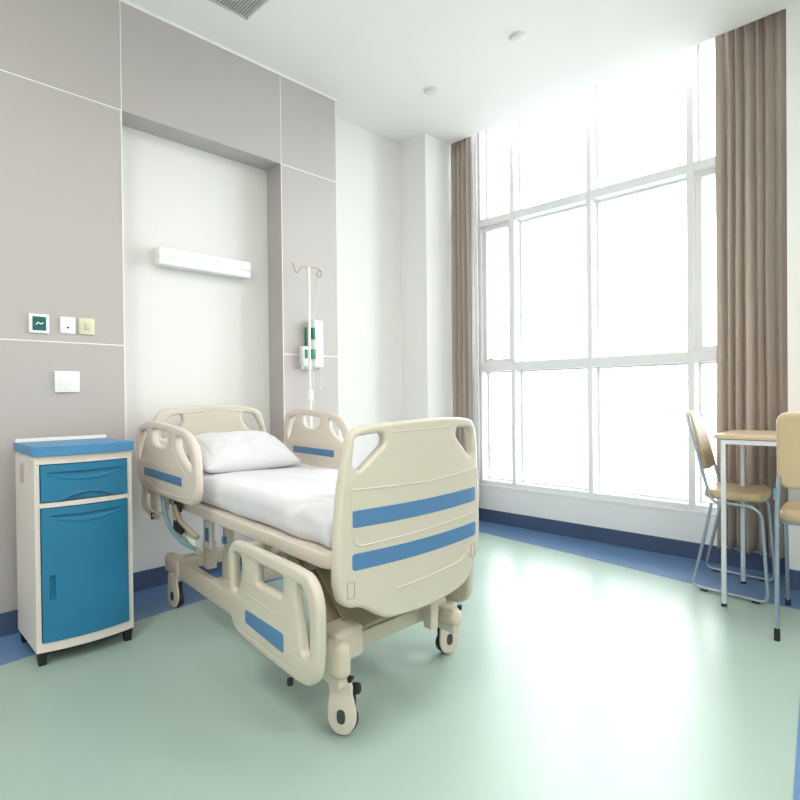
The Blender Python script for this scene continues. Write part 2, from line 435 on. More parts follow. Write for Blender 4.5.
# ------------------------------------------------------------------ ceiling fittings and added fill panels
vt = empty('ceiling_vent', (1.245, 2.27, H), 'grey slatted square air vent in the ceiling above the bed', 'vent')
b = bmesh.new()
for q in ((-.3, .3, -.3, -.285), (-.3, .3, .285, .3), (-.3, -.285, -.3, .3), (.285, .3, -.3, .3)): box(b, *q, -.012, 0, .002, 1)
obj('frame', b, 'ltgrey', vt)
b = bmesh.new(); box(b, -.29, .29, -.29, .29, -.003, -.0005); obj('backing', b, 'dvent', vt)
b = bmesh.new()
for k in range(40):
    x = -.285+.57*(k+.5)/40; box(b, x-.0035, x+.0035, -.287, .287, -.011, -.004)
obj('slats', b, 'ltgrey', vt)
def detector(x, y, label):
    t = empty('smoke_detector', (x, y, H), label, 'smoke detector', group='ceiling detectors')
    b = bmesh.new(); lathe(b, [(.046, 0), (.046, -.003), (.043, -.005)], seg=32); obj('base', b, 'smoke', t)
    b = bmesh.new(); lathe(b, [(.036, -.005), (.034, -.010), (.026, -.013), (0, -.014)], seg=32); obj('sensor_cap', b, 'smoke', t)
detector(2.655, 1.684, 'small white round ceiling detector, the one nearer the middle of the window')
detector(2.734, 2.369, 'small white round ceiling detector, the one nearer the corner column')
for k, (x, y) in enumerate(FILL_PANELS):
    t = empty('ceiling_light', (x, y, H), 'lit square white ceiling panel lamp, ' + ['towards the back wall, middle of the room', 'towards the back wall, nearest the window side', 'nearest the left wall'][k], 'ceiling light', group='ceiling panel lamps')
    b = bmesh.new()
    for q in ((-.3, .3, -.3, -.28), (-.3, .3, .28, .3), (-.3, -.28, -.3, .3), (.28, .3, -.3, .3)): box(b, *q, -.014, 0, .002, 1)
    obj('frame', b, 'wplastic', t)
    b = bmesh.new(); box(b, -.28, .28, -.28, .28, -.010, -.001); obj('diffuser', b, 'led', t)
    la = bpy.data.lights.new('lamp', 'AREA'); la.size = .56; la.energy = FILL_W; la.color = (1, .955, .90)  # added fill light under each unseen panel
    lo = bpy.data.objects.new('lamp', la); COL.objects.link(lo); lo.parent = t; lo.location = (0, 0, -.02)

# ------------------------------------------------------------------ fittings on the head wall
def plate_box(b, w_, h_, d, r=.004): box(b, -w_/2, w_/2, -d, 0, -h_/2, h_/2, r, 2)
t = empty('call_unit', (.678, YC, 1.330), 'white square wall plate with dark green screen, leftmost above the bedside cabinet', 'wall plate', group='plates on the grey wall')
b = bmesh.new(); plate_box(b, .078, .084, .010); obj('plate', b, 'wplastic', t)
b = bmesh.new(); box(b, -.026, .026, -.0125, -.009, -.030, .030, .001, 1); obj('panel', b, 'green', t)
b = bmesh.new(); tube(b, smooth_pts([(-.013, -.014, -.006), (-.006, -.014, .004), (0, -.014, .001), (.006, -.014, -.002), (.014, -.014, .004)], 4), .0025, seg=6); obj('symbol', b, 'wplastic', t)
t = empty('sensor_plate', (.791, YC, 1.331), 'narrow white wall plate with a tiny black hole, middle of the upper row', 'wall plate', group='plates on the grey wall')
b = bmesh.new(); plate_box(b, .062, .076, .008); obj('plate', b, 'wplastic', t)
b = bmesh.new(); lathe(b, [(.0045, 0), (.0045, .0015), (0, .0015)], M=Matrix.Translation((0, -.008, -.010)) @ Matrix.Rotation(PI/2, 4, 'X'), seg=12); obj('hole', b, 'black', t)
t = empty('light_switch', (.869, YC, 1.332), 'cream square light switch, rightmost plate of the upper row', 'switch', group='plates on the grey wall')
b = bmesh.new(); plate_box(b, .068, .076, .009); obj('plate', b, 'cplate', t)
b = bmesh.new(); box(b, -.011, .011, -.0125, -.008, -.017, .017, .003, 2); obj('rocker', b, 'cplate2', t)
t = empty('light_switch', (.785, YC, 1.076), 'wide white double light switch below the row of plates, above the cabinet', 'switch', group='plates on the grey wall')
b = bmesh.new(); plate_box(b, .102, .096, .010); obj('plate', b, 'wplastic', t)
for s in (-1, 1):
    b = bmesh.new(); box(b, s*.018-.014, s*.018+.014, -.0125, -.009, -.014, .014, .002, 1); obj('rocker', b, 'wplastic', t)
# bed head lamp
t = empty('wall_lamp', (1.512, 3.026, 1.74), 'long white rounded wall lamp fixed in the niche above the bed', 'lamp')
b = bmesh.new(); box(b, -.270, .270, -.075, 0, -.008, .050, .010, 3); obj('housing', b, 'wplastic', t)
b = bmesh.new(); box(b, -.269, .269, -.074, -.001, -.045, -.004, .008, 3); obj('diffuser', b, 'wplastic', t)

# ------------------------------------------------------------------ bedside cabinet
cab = empty('bedside_cabinet', (0.553, 2.44, 0), 'blue and off-white plastic bedside cabinet on black feet against the grey wall', 'cabinet', rz=math.radians(-1.5))
CW, CD = .345, .325
def bow(x, a=.026): return -a*(1-(2*x/CW-1)**2)
def bowed(b, x0, x1, z0, z1, yf, yb, amp=.026, n=14, mi=0, zf=None):
    top = []; 
    cols = []
    for i in range(n+1):
        x = x0+(x1-x0)*i/n; yy = yf+bow(x, amp)
        cols.append([b.verts.new(p) for p in ((x, yy, z0), (x, yy, z1), (x, yb, z1), (x, yb, z0))])
    for A, B in zip(cols, cols[1:]):
        for k in range(4): q = b.faces.new((A[k], A[(k+1) % 4], B[(k+1) % 4], B[k])); q.material_index = mi
    b.faces.new(cols[0][::-1]); b.faces.new(cols[-1])
b = bmesh.new()
e = .017
bowed(b, 0, CW, .052, .086, 0, CD); bowed(b, 0, CW, .755, .785, 0, CD); bowed(b, e, CW-e, .592, .610, 0, CD-.02)
box(b, 0, e, .0, CD, .086, .755); box(b, CW-e, CW, .0, CD, .086, .755); box(b, e, CW-e, CD-.012, CD, .086, .755)
box(b, e, CW-e, .03, .04, .09, .75)
obj('body', b, 'cab', cab, angle=30)
def front_panel(name, z0, z1, dents, x0=e+.003, x1=CW-e-.003):
    b = bmesh.new(); n, m_ = 110, max(20, int((z1-z0)/.0028)); g = []
    for k in range(m_+1):
        z = z0+(z1-z0)*k/m_; row = []
        for i in range(n+1):
            x = x0+(x1-x0)*i/n; row.append(b.verts.new((x, -.004+bow(x)+sum(d(x, z) for d in dents), z)))
        g.append(row)
    for k in range(m_):
        for i in range(n): b.faces.new((g[k][i], g[k][i+1], g[k+1][i+1], g[k+1][i]))
    rim = [g[0][i] for i in range(n+1)]+[g[k][n] for k in range(1, m_+1)]+[g[m_][i] for i in range(n-1, -1, -1)]+[g[k][0] for k in range(m_-1, 0, -1)]
    back = [b.verts.new((v.co.x, .013, v.co.z)) for v in rim]; N = len(rim)
    for i in range(N): b.faces.new((rim[i], back[i], back[(i+1) % N], rim[(i+1) % N]))
    return obj(name, b, 'cblue', cab, angle=50)
def pull(xc, zc, w_, h_, D=.013, tilt=0):
    def d(x, z):
        s = (x-xc)/(w_/2)
        if abs(s) >= 1: return 0
        top = zc+tilt*s; bot = top-h_*(1-s*s)
        t = (z-bot)/max(1e-6, top-bot)
        lipd = abs(z-bot)
        lip_ = -.0035*math.exp(-(lipd/.0035)**2)*(1-s*s)**.3
        if 0 < t < 1.0: return lip_+D*(1-s*s)**.6*min(1, t*1.4)**1.2
        return lip_
    return d
def scoop(xc, w_, zb, h_, D=.012):
    def d(x, z):
        s = (x-xc)/(w_/2)
        if abs(s) >= 1: return 0
        top = zb+h_*(1-s*s)
        if z < top: return D*min(1, (top-z)/.006)
        return -.0025*math.exp(-((z-top)/.003)**2)
    return d
def slot(xc, zc, w_, h_, D=.010):
    def d(x, z):
        r_ = w_/2; dz = max(0, abs(z-zc)-(h_/2-r_)); q = math.hypot(x-xc, dz)
        if q < r_: return D*min(1, (r_-q)/.003)
        return -.0015*math.exp(-((q-r_)/.002)**2)
    return d
front_panel('drawer', .614, .752, [pull(CW/2, .722, .285, .030), scoop(CW/2+.005, .19, .614, .026)])
front_panel('door', .088, .589, [pull(CW/2, .560, .27, .028), slot(.052, .290, .020, .095, .015)])
# top tray
b = bmesh.new(); bowed(b, -.006, CW+.006, .787, .822, -.014, CD+.0, amp=.026)
bmesh.ops.bevel(b, geom=[q for q in b.edges if q.is_manifold and q.calc_face_angle(0) > .6], offset=.006, segments=3, affect='EDGES')
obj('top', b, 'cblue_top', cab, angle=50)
b = bmesh.new(); box(b, .0, CW, CD-.012, CD+.004, .80, .836, .003, 2); obj('back_rim', b, 'edge', cab)
b = bmesh.new(); plate(b, fillet([Vector((p[0], p[1], 0)) for p in ((.165, .670), (.235, .665), (.235, .730), (.21, .748), (.165, .748))], .014, 4, True), [], .003, .001, lambda y_, z_, c: Vector((c, y_, z_))); obj('side_handle', b, 'recess', cab)
for (x, y) in ((.004, .0), (CW-.036, .0), (.004, CD-.04), (CW-.036, CD-.04)):
    b = bmesh.new(); vs = box(b, x, x+.032, y, y+.036, 0, .052)
    for v in vs:
        if v.co.z < .01: v.co.x = x+.016+(v.co.x-x-.016)*.72; v.co.y = y+.018+(v.co.y-y-.018)*.72
    obj('foot', b, 'black', cab, smooth=False)
b = bmesh.new(); bowed(b, .02, CW-.02, .036, .0515, .01, .02, amp=.012); obj('plinth', b, 'black', cab)

# ================================================================== HOSPITAL BED
K = .10
BX, BY = 1.31, 1.22
bed = empty('hospital_bed', (BX, BY, 0), 'adjustable hospital bed with cream boards, blue stripes and castors, head in the niche', 'bed')
def L(u_, v_, z_): return Vector((u_+K*v_, v_, z_))
def bbox(b, u0, u1, v0, v1, z0, z1, r=.004, seg=2, mi=0):
    vs = box(b, u0, u1, v0, v1, z0, z1, r, seg, mi)
    for v in vs: v.co.x += K*v.co.y
def btube(b, pts, rad, **k): return tube(b, [L(*p) for p in pts], rad, **k)
def sub(name, b, m, parent=bed, **k): return obj(name, b, m, parent, **k)

# footboard --------------------------------------------------------
def fb_fn(v0, sgn=-1, amp=.034, W=.325):
    def fn(a, z, c):
        wrap = max(0, abs(a)/W-.9)/.1
        return Vector((a+K*v0, v0+sgn*(amp*(1-(a/W)**2))-sgn*c*1.0, z))
    return fn
FB = [(-.292, .412), (-.322, .442), (-.329, .53), (-.318, .70), (-.300, .815), (-.282, .885), (-.25, .910), (-.20, .917), (-.04, .925), (.13, .926), (.25, .918), (.293, .898), (.312, .845), (.322, .72), (.328, .60), (.326, .50), (.320, .455), (.300, .440), (.270, .432), (.262, .400), (.21, .362), (.05, .345), (-.12, .348), (-.18, .360), (-.25, .402)]
fbo = smooth_pts([Vector((p[0], p[1], 0)) for p in FB], 4, True)
hL = fillet([Vector((p[0], p[1], 0)) for p in [(-.268, .885), (-.17, .893), (-.163, .862), (-.20, .832), (-.255, .787), (-.277, .800)]], .018, 5, True)
hR = [Vector((-p.x-.006, p.y, 0)) for p in hL]
fbo = [Vector((p.x*(0.96 if p.x > 0 else 1), p.y, 0)) for p in fbo]
b = bmesh.new(); plate(b, fbo, [hL, hR], .034, .010, fb_fn(0), cuts=16)
fb = sub('footboard', b, 'cream')
def strip_on(fn, a0, a1, z0, z1, off, n=16, rr=.010):
    """thin rounded strip laid on a curved board"""
    b = bmesh.new(); o_ = fillet([Vector((a0, z0, 0)), Vector((a1, z0, 0)), Vector((a1, z1, 0)), Vector((a0, z1, 0))], rr, 4, True)
    plate(b, o_, [], .004, .001, lambda a, z, c: fn(a, z, c+off), cuts=n); return b
ff = fb_fn(0)
for z0, z1 in ((.632, .680), (.513, .560)):
    o = sub('stripe', strip_on(ff, -.283, .280, z0, z1, -.0165), 'stripe', fb); o['label'] = 'blue stripe'
def ridge(fn, pts, off, rad, closed=False, m='cream', parent=fb, name='moulding'):
    b = bmesh.new(); tube(b, [fn(p[0], p[1], off) for p in pts], rad, closed=closed, seg=8); return sub(name, b, m, parent)
def densify(pts, n=6):
    out = []
    for p, q in zip(pts, pts[1:]):
        for k in range(n): out.append(Vector(p).lerp(Vector(q), k/n))
    out.append(Vector(pts[-1])); return out
ridge(ff, densify([(-.283, .738), (.0, .732), (.29, .742)], 12), -.0158, .0032)
ridge(ff, densify(fillet([Vector(p) for p in ((-.283, .735, 0), (-.283, .60, 0), (-.262, .578, 0), (.275, .592, 0), (.293, .61, 0), (.293, .745, 0))], .02, 4), 5), -.0155, .0036)
ridge(ff, densify([(-.14, .893, 0), (.14, .896, 0)], 8), -.0158, .0028)
ridge(ff, densify(fillet([Vector(p) for p in ((-.13, .432, 0), (.17, .445, 0), (.228, .470, 0), (.238, .445, 0))], .02, 4), 5), -.0155, .004)
for a in (-.287, .262):
    b = bmesh.new(); tube(b, [ff(p.x, p.y, -.0165) for p in fillet([Vector((a-.012, .438, 0)), Vector((a+.010, .438, 0)), Vector((a+.010, .484, 0)), Vector((a-.012, .484, 0))], .004, 3, True)], .0016, closed=True, seg=6)
    o = sub('latch', b, 'dsteel', fb)
# headboard --------------------------------------------------------
HV = 1.61
fh = fb_fn(HV, +1, .02)
HB = [(-.30, .52), (-.325, .60), (-.328, .80), (-.318, .885), (-.29, .925), (-.23, .942), (0, .955), (.16, .952), (.25, .935), (.292, .895), (.315, .80), (.328, .65), (.30, .52)]
hh = fillet([Vector((p[0], p[1], 0)) for p in [(.17, .915), (.245, .905), (.292, .81), (.27, .79), (.22, .812), (.168, .868)]], .022, 5, True)
b = bmesh.new(); plate(b, smooth_pts([Vector((p[0], p[1], 0)) for p in HB], 4, True), [hh, [Vector((-p.x, p.y, 0)) for p in hh]], .032, .010, fh, cuts=14)
hb = sub('headboard', b, 'cream')
ridge(fh, densify([(-.17, .918, 0), (0, .932, 0), (.165, .922, 0)], 8), .0158, .003, parent=hb)
# side rails at the head end ------------------------------------------
def rail_fn(u_, sgn):
    def fn(v_, z_, c): return L(u_+sgn*c, v_, z_)
    return fn
NR0 = [(1.69, .865), (1.639, .878), (1.495, .892), (1.20, .880), (1.043, .866), (.94, .836), (.880, .780), (.863, .70), (.866, .625), (.905, .578), (.99, .565), (1.25, .562), (1.50, .562), (1.66, .578), (1.72, .62), (1.744, .712), (1.746, .79), (1.73, .84)]
def nr(p): return Vector((.832+(p[0]-.863)*.895, 1-(1-p[1])*.976, 0))
nh = [fillet([nr(p) for p in [(1.665, .835), (1.56, .852), (1.585, .79), (1.64, .715), (1.69, .705), (1.70, .76)]], .02, 4, True),
      fillet([nr(p) for p in [(1.47, .858), (1.215, .845), (1.235, .795), (1.30, .780), (1.41, .782), (1.455, .80)]], .02, 4, True),
      fillet([nr(p) for p in [(1.12, .838), (1.05, .832), (.955, .775), (.915, .712), (.935, .706), (1.04, .745), (1.11, .79)]], .02, 4, True)]
def head_rail(u_, sgn, xf, inner):
    fn = rail_fn(u_, sgn)
    b = bmesh.new(); plate(b, [xf(p) for p in smooth_pts([nr(p) for p in NR0], 4, True)], [[xf(q) for q in h_] for h_ in nh[:]], .030, .010, fn)
    o = sub('side_rail', b, 'beige')
    a0, a1 = sorted((xf(nr((1.60, .66))).x, xf(nr((1.04, .66))).x))
    for side in (1, -1):
        zz0, zz1 = xf(nr((1.2, .633))).y, xf(nr((1.2, .671))).y
        bb = bmesh.new(); box(bb, 0, 1, 0, 1, 0, 1)
        bb.free(); bb = bmesh.new()
        plate(bb, [(a0, zz0), (a1, zz0), (a1, zz1), (a0, zz1)], [], .004, .001, lambda v_, z_, c: fn(v_, z_, c+side*.0145))
        s_ = sub('stripe', bb, 'stripe', o); s_['label'] = 'blue stripe'
    for off in ([.0128, -.0128] if inner else [.0145]):
        pts = [xf(nr(p)) for p in ((1.63, .60), (1.55, .612), (1.38, .585), (1.2, .585), (1.05, .588), (.95, .60))]
        ridge(fn, smooth_pts(pts, 5), off, .004, m='beige', parent=o)
        pts = [xf(nr(p)) for p in ((1.665, .70), (1.60, .775), (1.51, .87))]
        ridge(fn, smooth_pts(pts, 5), off, .004, m='beige', parent=o)
        pts = [xf(nr(p)) for p in ((1.155, .85), (1.16, .79), (1.08, .725), (.96, .675))]
        ridge(fn, smooth_pts(pts, 5), off, .0045, m='beige', parent=o)
    return o
near = head_rail(-.385, -1, lambda p: Vector((p.x, p.y, 0)), True)
far = head_rail(.375, 1, lambda p: Vector((.83+(p.x-.822)*.80, .635+(p.y-.575)*.93, 0)), True)
# lowered side rail at the foot end --------------------------------------
LR = [(.530, .470), (.505, .512), (.449, .528), (.25, .529), (.064, .526), (.0, .512), (-.035, .463), (-.040, .388), (-.030, .275), (.0, .232), (.05, .216), (.15, .214), (.397, .222), (.475, .238), (.512, .272), (.525, .365)]
lh = [fillet([Vector((p[0], p[1], 0)) for p in [(.488, .488), (.425, .490), (.420, .43), (.452, .365), (.485, .362)]], .018, 4, True),
      fillet([Vector((p[0], p[1], 0)) for p in [(.316, .489), (.149, .487), (.150, .428), (.316, .425)]], .010, 4, True),
      fillet([Vector((p[0], p[1], 0)) for p in [(.072, .489), (.030, .478), (.008, .42), (.008, .300), (.045, .296), (.070, .40), (.080, .45)]], .018, 4, True)]
def low_rail(u_, sgn, sh=0):
    f0 = rail_fn(u_, sgn)
    fn = lambda v_, z_, c: f0(v_+sh, z_, c)
    b = bmesh.new(); plate(b, smooth_pts([Vector((p[0], p[1], 0)) for p in LR], 4, True), lh, .032, .011, fn)
    o = sub('side_rail', b, 'cream')
    bb = bmesh.new(); plate(bb, fillet([Vector((p[0], p[1], 0)) for p in [(.145, .268), (.395, .283), (.395, .325), (.145, .325)]], .012, 4, True), [], .004, .001, lambda v_, z_, c: fn(v_, z_, c+.0155))
    s_ = sub('stripe', bb, 'stripe', o); s_['label'] = 'blue stripe'
    for pts in (((.45, .245), (.33, .243), (.2, .237), (.10, .240)), ((.44, .365), (.36, .375), (.20, .368), (.12, .385))):
        ridge(fn, smooth_pts([Vector((p[0], p[1], 0)) for p in pts], 5), .0138, .0035, parent=o)
    b = bmesh.new(); btube(b, [(u_+.01*sgn, .12, .205), (u_+.01*sgn, .12, .188)], .009, seg=10); sub('rubber_stop', b, 'black', o)
    return o
low_rail(-.395, -1); low_rail(.350, 1, .085)
# mattress deck -----------------------------------------------------
b = bmesh.new()
dk = fillet([Vector((-.318, .03, 0)), Vector((.318, .03, 0)), Vector((.318, 1.585, 0)), Vector((-.318, 1.585, 0))], .07, 6, True)
plate(b, dk, [], .046, .006, lambda a, v_, c: L(a, v_, .527+c))
sub('deck', b, 'beige')
b = bmesh.new()
for s in (-1, 1): bbox(b, s*.215-.018, s*.215+.018, .05, 1.55, .462, .500)
for v_ in (.09, .42, .80, 1.2, 1.5): bbox(b, -.215, .215, v_-.015, v_+.015, .465, .497)
bbox(b, -.28, -.20, .04, .09, .44, .50); bbox(b, .20, .28, .04, .09, .44, .50)
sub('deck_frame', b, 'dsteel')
# base ----------------------------------------------------------------
b = bmesh.new()
for s in (-1, 1):
    bbox(b, s*.262-.018, s*.262+.018, .05, 1.56, .148, .236, .008, 3)
sub('base_beam', b, 'steel')
for q in ((-.27, .29, .125, .165, .200, .252), (-.25, .25, 1.44, 1.50, .165, .225), (-.25, .25, 1.02, 1.08, .160, .215)):
    b = bmesh.new(); bbox(b, *q, .006, 2); sub('cross_beam', b, 'steel')
b = bmesh.new(); bbox(b, .135, .172, .06, .10, .195, .36, .004, 2); sub('upright_post', b, 'steel')
for sg in (-1, 1):       # big elbow housings over the foot castors
    b = bmesh.new(); bbox(b, sg*.262-.030, sg*.262+.030, .035, .125, .172, .285 if sg < 0 else .235, .028, 5)
    if sg < 0: bbox(b, -.27, -.16, .07, .17, .205, .305, .018, 3)
    sub('castor_housing', b, 'steel')
for v_, us in ((1.27, -.17), (1.05, -.17), (1.27, .17), (1.05, .17)):
    b = bmesh.new(); bbox(b, us-.024, us+.024, v_-.03, v_+.03, .205, .33, .006, 2); bbox(b, us-.018, us+.018, v_-.022, v_+.022, .32, .47, .005, 2); sub('lift_column', b, 'steel')
for us in (-.19, .19):
    b = bmesh.new()
    btube(b, [(us, .13, .235), (us, .28, .36), (us, .50, .470)], .020, square=True); btube(b, [(us, .50, .25), (us, .40, .40), (us+.01, .22, .470)], .014, square=True)
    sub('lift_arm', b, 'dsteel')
b = bmesh.new()
vs = box(b, -.20, .20, .10, .30, .0, .012, .003, 1)
for v in vs: z = v.co.z; t_ = (v.co.y-.10)/.2; v.co.z = .27+.17*t_+z; v.co.x += K*v.co.y
sub('foot_link_plate', b, 'dsteel')
b = bmesh.new(); btube(b, [(-.02, .15, .225), (0, .6, .33), (0, .95, .42)], .014, seg=12); btube(b, [(0, .5, .305), (0, .95, .42)], .022, seg=12)
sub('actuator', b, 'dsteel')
b = bmesh.new()
for us in (-.1, .1): btube(b, [(us, .0, .455), (us, .45, .452), (us, .9, .455)], .007, seg=8)
sub('crank_rod', b, 'chrome')
# rail pivot mechanism under the head rail --------------------------------
mech = bmesh.new()
bbox(mech, -.388, -.335, 1.33, 1.46, .475, .585, .018, 4)
mo = sub('rail_bracket', mech, 'beige')
b = bmesh.new(); btube(b, smooth_pts([(-.365, 1.60, .60), (-.365, 1.625, .50), (-.36, 1.58, .455), (-.355, 1.45, .44)], 6), .012, seg=10); sub('rail_arm', b, 'steel', mo)
b = bmesh.new(); btube(b, smooth_pts([(-.375, 1.31, .59), (-.378, 1.285, .52), (-.372, 1.23, .44), (-.362, 1.10, .395), (-.35, 1.0, .385)], 6), .009, seg=10); sub('cable_cover', b, 'lblue', mo)
b = bmesh.new(); btube(b, smooth_pts([(-.35, 1.21, .53), (-.35, 1.16, .475), (-.35, 1.05, .45), (-.34, .98, .43)], 6), .011, seg=10); btube(b, smooth_pts([(-.345, 1.25, .56), (-.345, 1.22, .46), (-.34, 1.12, .41), (-.33, .97, .36)], 6), .010, seg=10); sub('rail_arm', b, 'dsteel', mo)
b = bmesh.new(); bbox(b, -.356, -.336, 1.13, 1.235, .415, .465, .006, 2); bbox(b, -.35, -.33, 1.18, 1.25, .50, .555, .006, 2); sub('slot_cover', b, 'black', mo)
b = bmesh.new(); btube(b, [(-.36, 1.50, .455), (-.36, 1.50, .425)], .010, seg=10); sub('rubber_stop', b, 'black', mo)
b = bmesh.new(); bbox(b, -.345, -.30, 1.02, 1.20, .36, .42, .015, 3); sub('gear_cover', b, 'clear', mo)
b = bmesh.new(); bbox(b, -.23, -.22, 1.12, 1.20, .33, .45, .004, 2); co_ = sub('control_box', b, 'wplastic')
b = bmesh.new(); bbox(b, -.2325, -.228, 1.135, 1.175, .36, .42, .002, 1); sub('control_label', b, 'stripe', co_)
b = bmesh.new(); btube(b, smooth_pts([(-.26, .90, .49), (-.265, .89, .45), (-.26, .90, .425)], 4), .003, seg=8); hk = sub('drain_hook', b, 'dsteel')
b = bmesh.new(); bbox(b, -.268, -.252, .885, .91, .405, .435, .004, 2); sub('hook_clip', b, 'stripe', hk)

# castors ----------------------------------------------------------------
def caster(x, y, ang, stem_xy=None, ztop=.20, pedal=False):
    """x,y local to bed; ang = direction the outer cover faces (world radians)"""
    X = Matrix.Translation((x, y, 0)) @ Matrix.Rotation(ang+PI/2, 4, 'Z')     # local -y faces outwards, x across
    def P_(v_): return X @ Vector(v_)
    b = bmesh.new()
    out = smooth_pts([Vector(p+(0,)) for p in [(-.034, .160), (.030, .160), (.036, .125), (.046, .080), (.044, .042), (.024, .011), (0, .004), (-.024, .011), (-.042, .042), (-.042, .085), (-.038, .125)]], 4, True)
    plate(b, out, [], .010, .004, lambda a, z, c: P_((a, -.014+c, z)))
    vs = box(b, -.027, .026, -.016, .016, .125, .160, .006, 3); bmesh.ops.transform(b, matrix=X, verts=vs)
    ca = sub('castor', b, 'beige')
    b = bmesh.new(); RR = .0425
    prof = [(RR-.012, -.008), (RR-.001, -.006), (RR, 0), (RR, .012), (RR-.001, .018), (RR-.010, .022)]
    lathe(b, prof, M=X @ Matrix.Translation((0, 0, RR+.0005)) @ Matrix.Rotation(-PI/2, 4, 'X'), seg=36)
    vs = box(b, -.036, .036, -.004, .018, .05, .125, .008, 3)
    bmesh.ops.transform(b, matrix=X, verts=vs)
    sub('wheel', b, 'black', ca)
    b = bmesh.new(); plate(b, smooth_pts([Vector(p+(0,)) for p in [(-.012, .072), (0, .080), (.012, .072), (.012, .045), (0, .037), (-.012, .045)]], 4, True), [], .004, .0012, lambda a, z, c: P_((a, -.0195+c, z)))
    sub('hub', b, 'hub', ca)
    b = bmesh.new(); tube(b, [P_((0, 0, .155)), P_((0, 0, ztop))], .010, seg=12); sub('stem', b, 'chrome', ca)
    if pedal:
        b = bmesh.new(); vs = box(b, .010, .052, -.004, .022, .120, .150, .008, 3); bmesh.ops.transform(b, matrix=X, verts=vs)
        vs = box(b, -.035, .030, -.016, .016, .158, .168, .003, 2); bmesh.ops.transform(b, matrix=X, verts=vs)
        sub('brake_pedal', b, 'black', ca)
caster(1.074-BX, 1.297-BY, math.atan2(-.45, -.89), pedal=True)
caster(1.689-BX, 1.43-BY-.02, math.atan2(-.967, -.255), ztop=.215)
caster(1.178-BX, 2.649-BY+.01, math.atan2(-.12, -.99), ztop=.16)
caster(1.73-BX, 2.70-BY, math.atan2(.30, .95), ztop=.16)
b = bmesh.new(); box(b, .30, .385, .16, .225, .163, .195, .008, 3); box(b, .20, .34, .12, .19, .19, .225, .006, 2); sub('castor_bracket', b, 'steel')
for u0 in (-.29, .23):
    b = bmesh.new(); bbox(b, u0, u0+.06, 1.38, 1.56, .150, .23, .01, 3); sub('castor_bracket', b, 'steel')

# mattress with its white sheet ---------------------------------------------
def mdisp(p):
    v_ = p.y; a = p.x
    n1 = noise.noise(Vector((a*5, v_*3.2, 2.1)))*.006+noise.noise(Vector((a*12, v_*7, p.z*6)))*.0035
    d = min(1, max(0, (.665-p.z)/.06))
    edge = 1.0 if abs(a) > .26 or v_ < .1 else 0
    fold = math.sin(v_*26+a*20+6*noise.noise(Vector((v_*3, a*3, 1))))*.006*d*edge*(0.4+0.6*max(0, 1-v_/.5))
    dx = (fold if a > 0 else -fold) if abs(a) > .26 else 0
    cx_ = max(0, 1-((a+.22)**2+(v_-.20)**2)/.045)
    wr = .010*math.sin(a*60+v_*34+3*noise.noise(Vector((a*6, v_*6, 0))))*cx_
    return L(a+dx, v_+(fold if v_ < .1 else 0), p.z+n1+wr*(p.z > .6))
b = bmesh.new(); softbox(b, 0, .815, .607, .604, 1.53, .112, .038, (44, 100, 10), mdisp)
o = obj('mattress', b, 'sheet', None, angle=180, loc=(BX, BY, .0)); tag(o, 'mattress under a smooth white sheet lying on the hospital bed', 'mattress')
# pillow ------------------------------------------------------------------
b = bmesh.new(); nx, ny = 48, 34; PW, PD, PH = .48, .38, .19
vm = {}
def pv(i, j, s):
    if i in (0, nx) or j in (0, ny): s = 0
    if (i, j, s) in vm: return vm[(i, j, s)]
    a = i/nx*2-1; c = j/ny*2-1
    t_ = (max(0, 1-abs(a)**4)**.6)*(max(0, 1-abs(c)**2.2)**.6)
    px = a*PW/2*(1-.05*(1-c*c) if abs(a) > .8 else 1)*(1-.02*(1-abs(c))); py = c*PD/2*(1-.05*(1-a*a)*abs(c))
    z = s*PH/2*t_*(1.0 if s > 0 else .75)+.008*noise.noise(Vector((a*2.5, c*2.2, s*3)))*t_+.004*noise.noise(Vector((a*7, c*6, s)))*t_
    vm[(i, j, s)] = b.verts.new((px, py, z)); return vm[(i, j, s)]
for s in (1, -1):
    for i in range(nx):
        for j_ in range(ny): b.faces.new((pv(i, j_, s), pv(i+1, j_, s), pv(i+1, j_+1, s), pv(i, j_+1, s)))
o = obj('pillow', b, 'sheet', None, angle=180, loc=(BX+K*1.27-.042, BY+1.225, .730)); o.rotation_euler = (math.radians(14), 0, math.radians(-3))
tag(o, 'plump white pillow resting at the head of the bed', 'pillow')

# ================================================================== IV STAND
iv = empty('iv_stand', (2.035, 2.735, 0), 'slim cream metal drip stand with curved top hooks, behind the bed', 'drip stand')
b = bmesh.new(); tube(b, [(0, 0, .06), (0, 0, 1.0)], .012, seg=14); tube(b, [(0, 0, 1.0), (0, 0, 1.762)], .0085, seg=14); obj('pole', b, 'edge', iv)
b = bmesh.new(); lathe(b, [(.018, .98), (.018, 1.03), (.012, 1.035)], seg=18); obj('clamp', b, 'wplastic', iv)
for sgn in (-1, 1):
    b = bmesh.new()
    pts = [(0, 0, 1.755), (sgn*.03, 0, 1.762), (sgn*.055, 0, 1.752), (sgn*.07, 0, 1.725), (sgn*.09, 0, 1.722), (sgn*.102, 0, 1.745), (sgn*.112, 0, 1.772)] if sgn < 0 else [(0, 0, 1.755), (.03, 0, 1.766), (.07, 0, 1.766), (.095, 0, 1.75), (.092, 0, 1.72), (.075, 0, 1.713), (.062, 0, 1.73), (.068, 0, 1.75), (.085, 0, 1.752)]
    tube(b, smooth_pts(pts, 6), .0035, seg=8); obj('hook', b, 'dsteel', iv)
b = bmesh.new()
for k in range(5):
    a = 2*PI*k/5+.3; tube(b, [(0, 0, .075), (.10*math.cos(a), .10*math.sin(a), .065), (.125*math.cos(a), .125*math.sin(a), .04)], .009, seg=8)
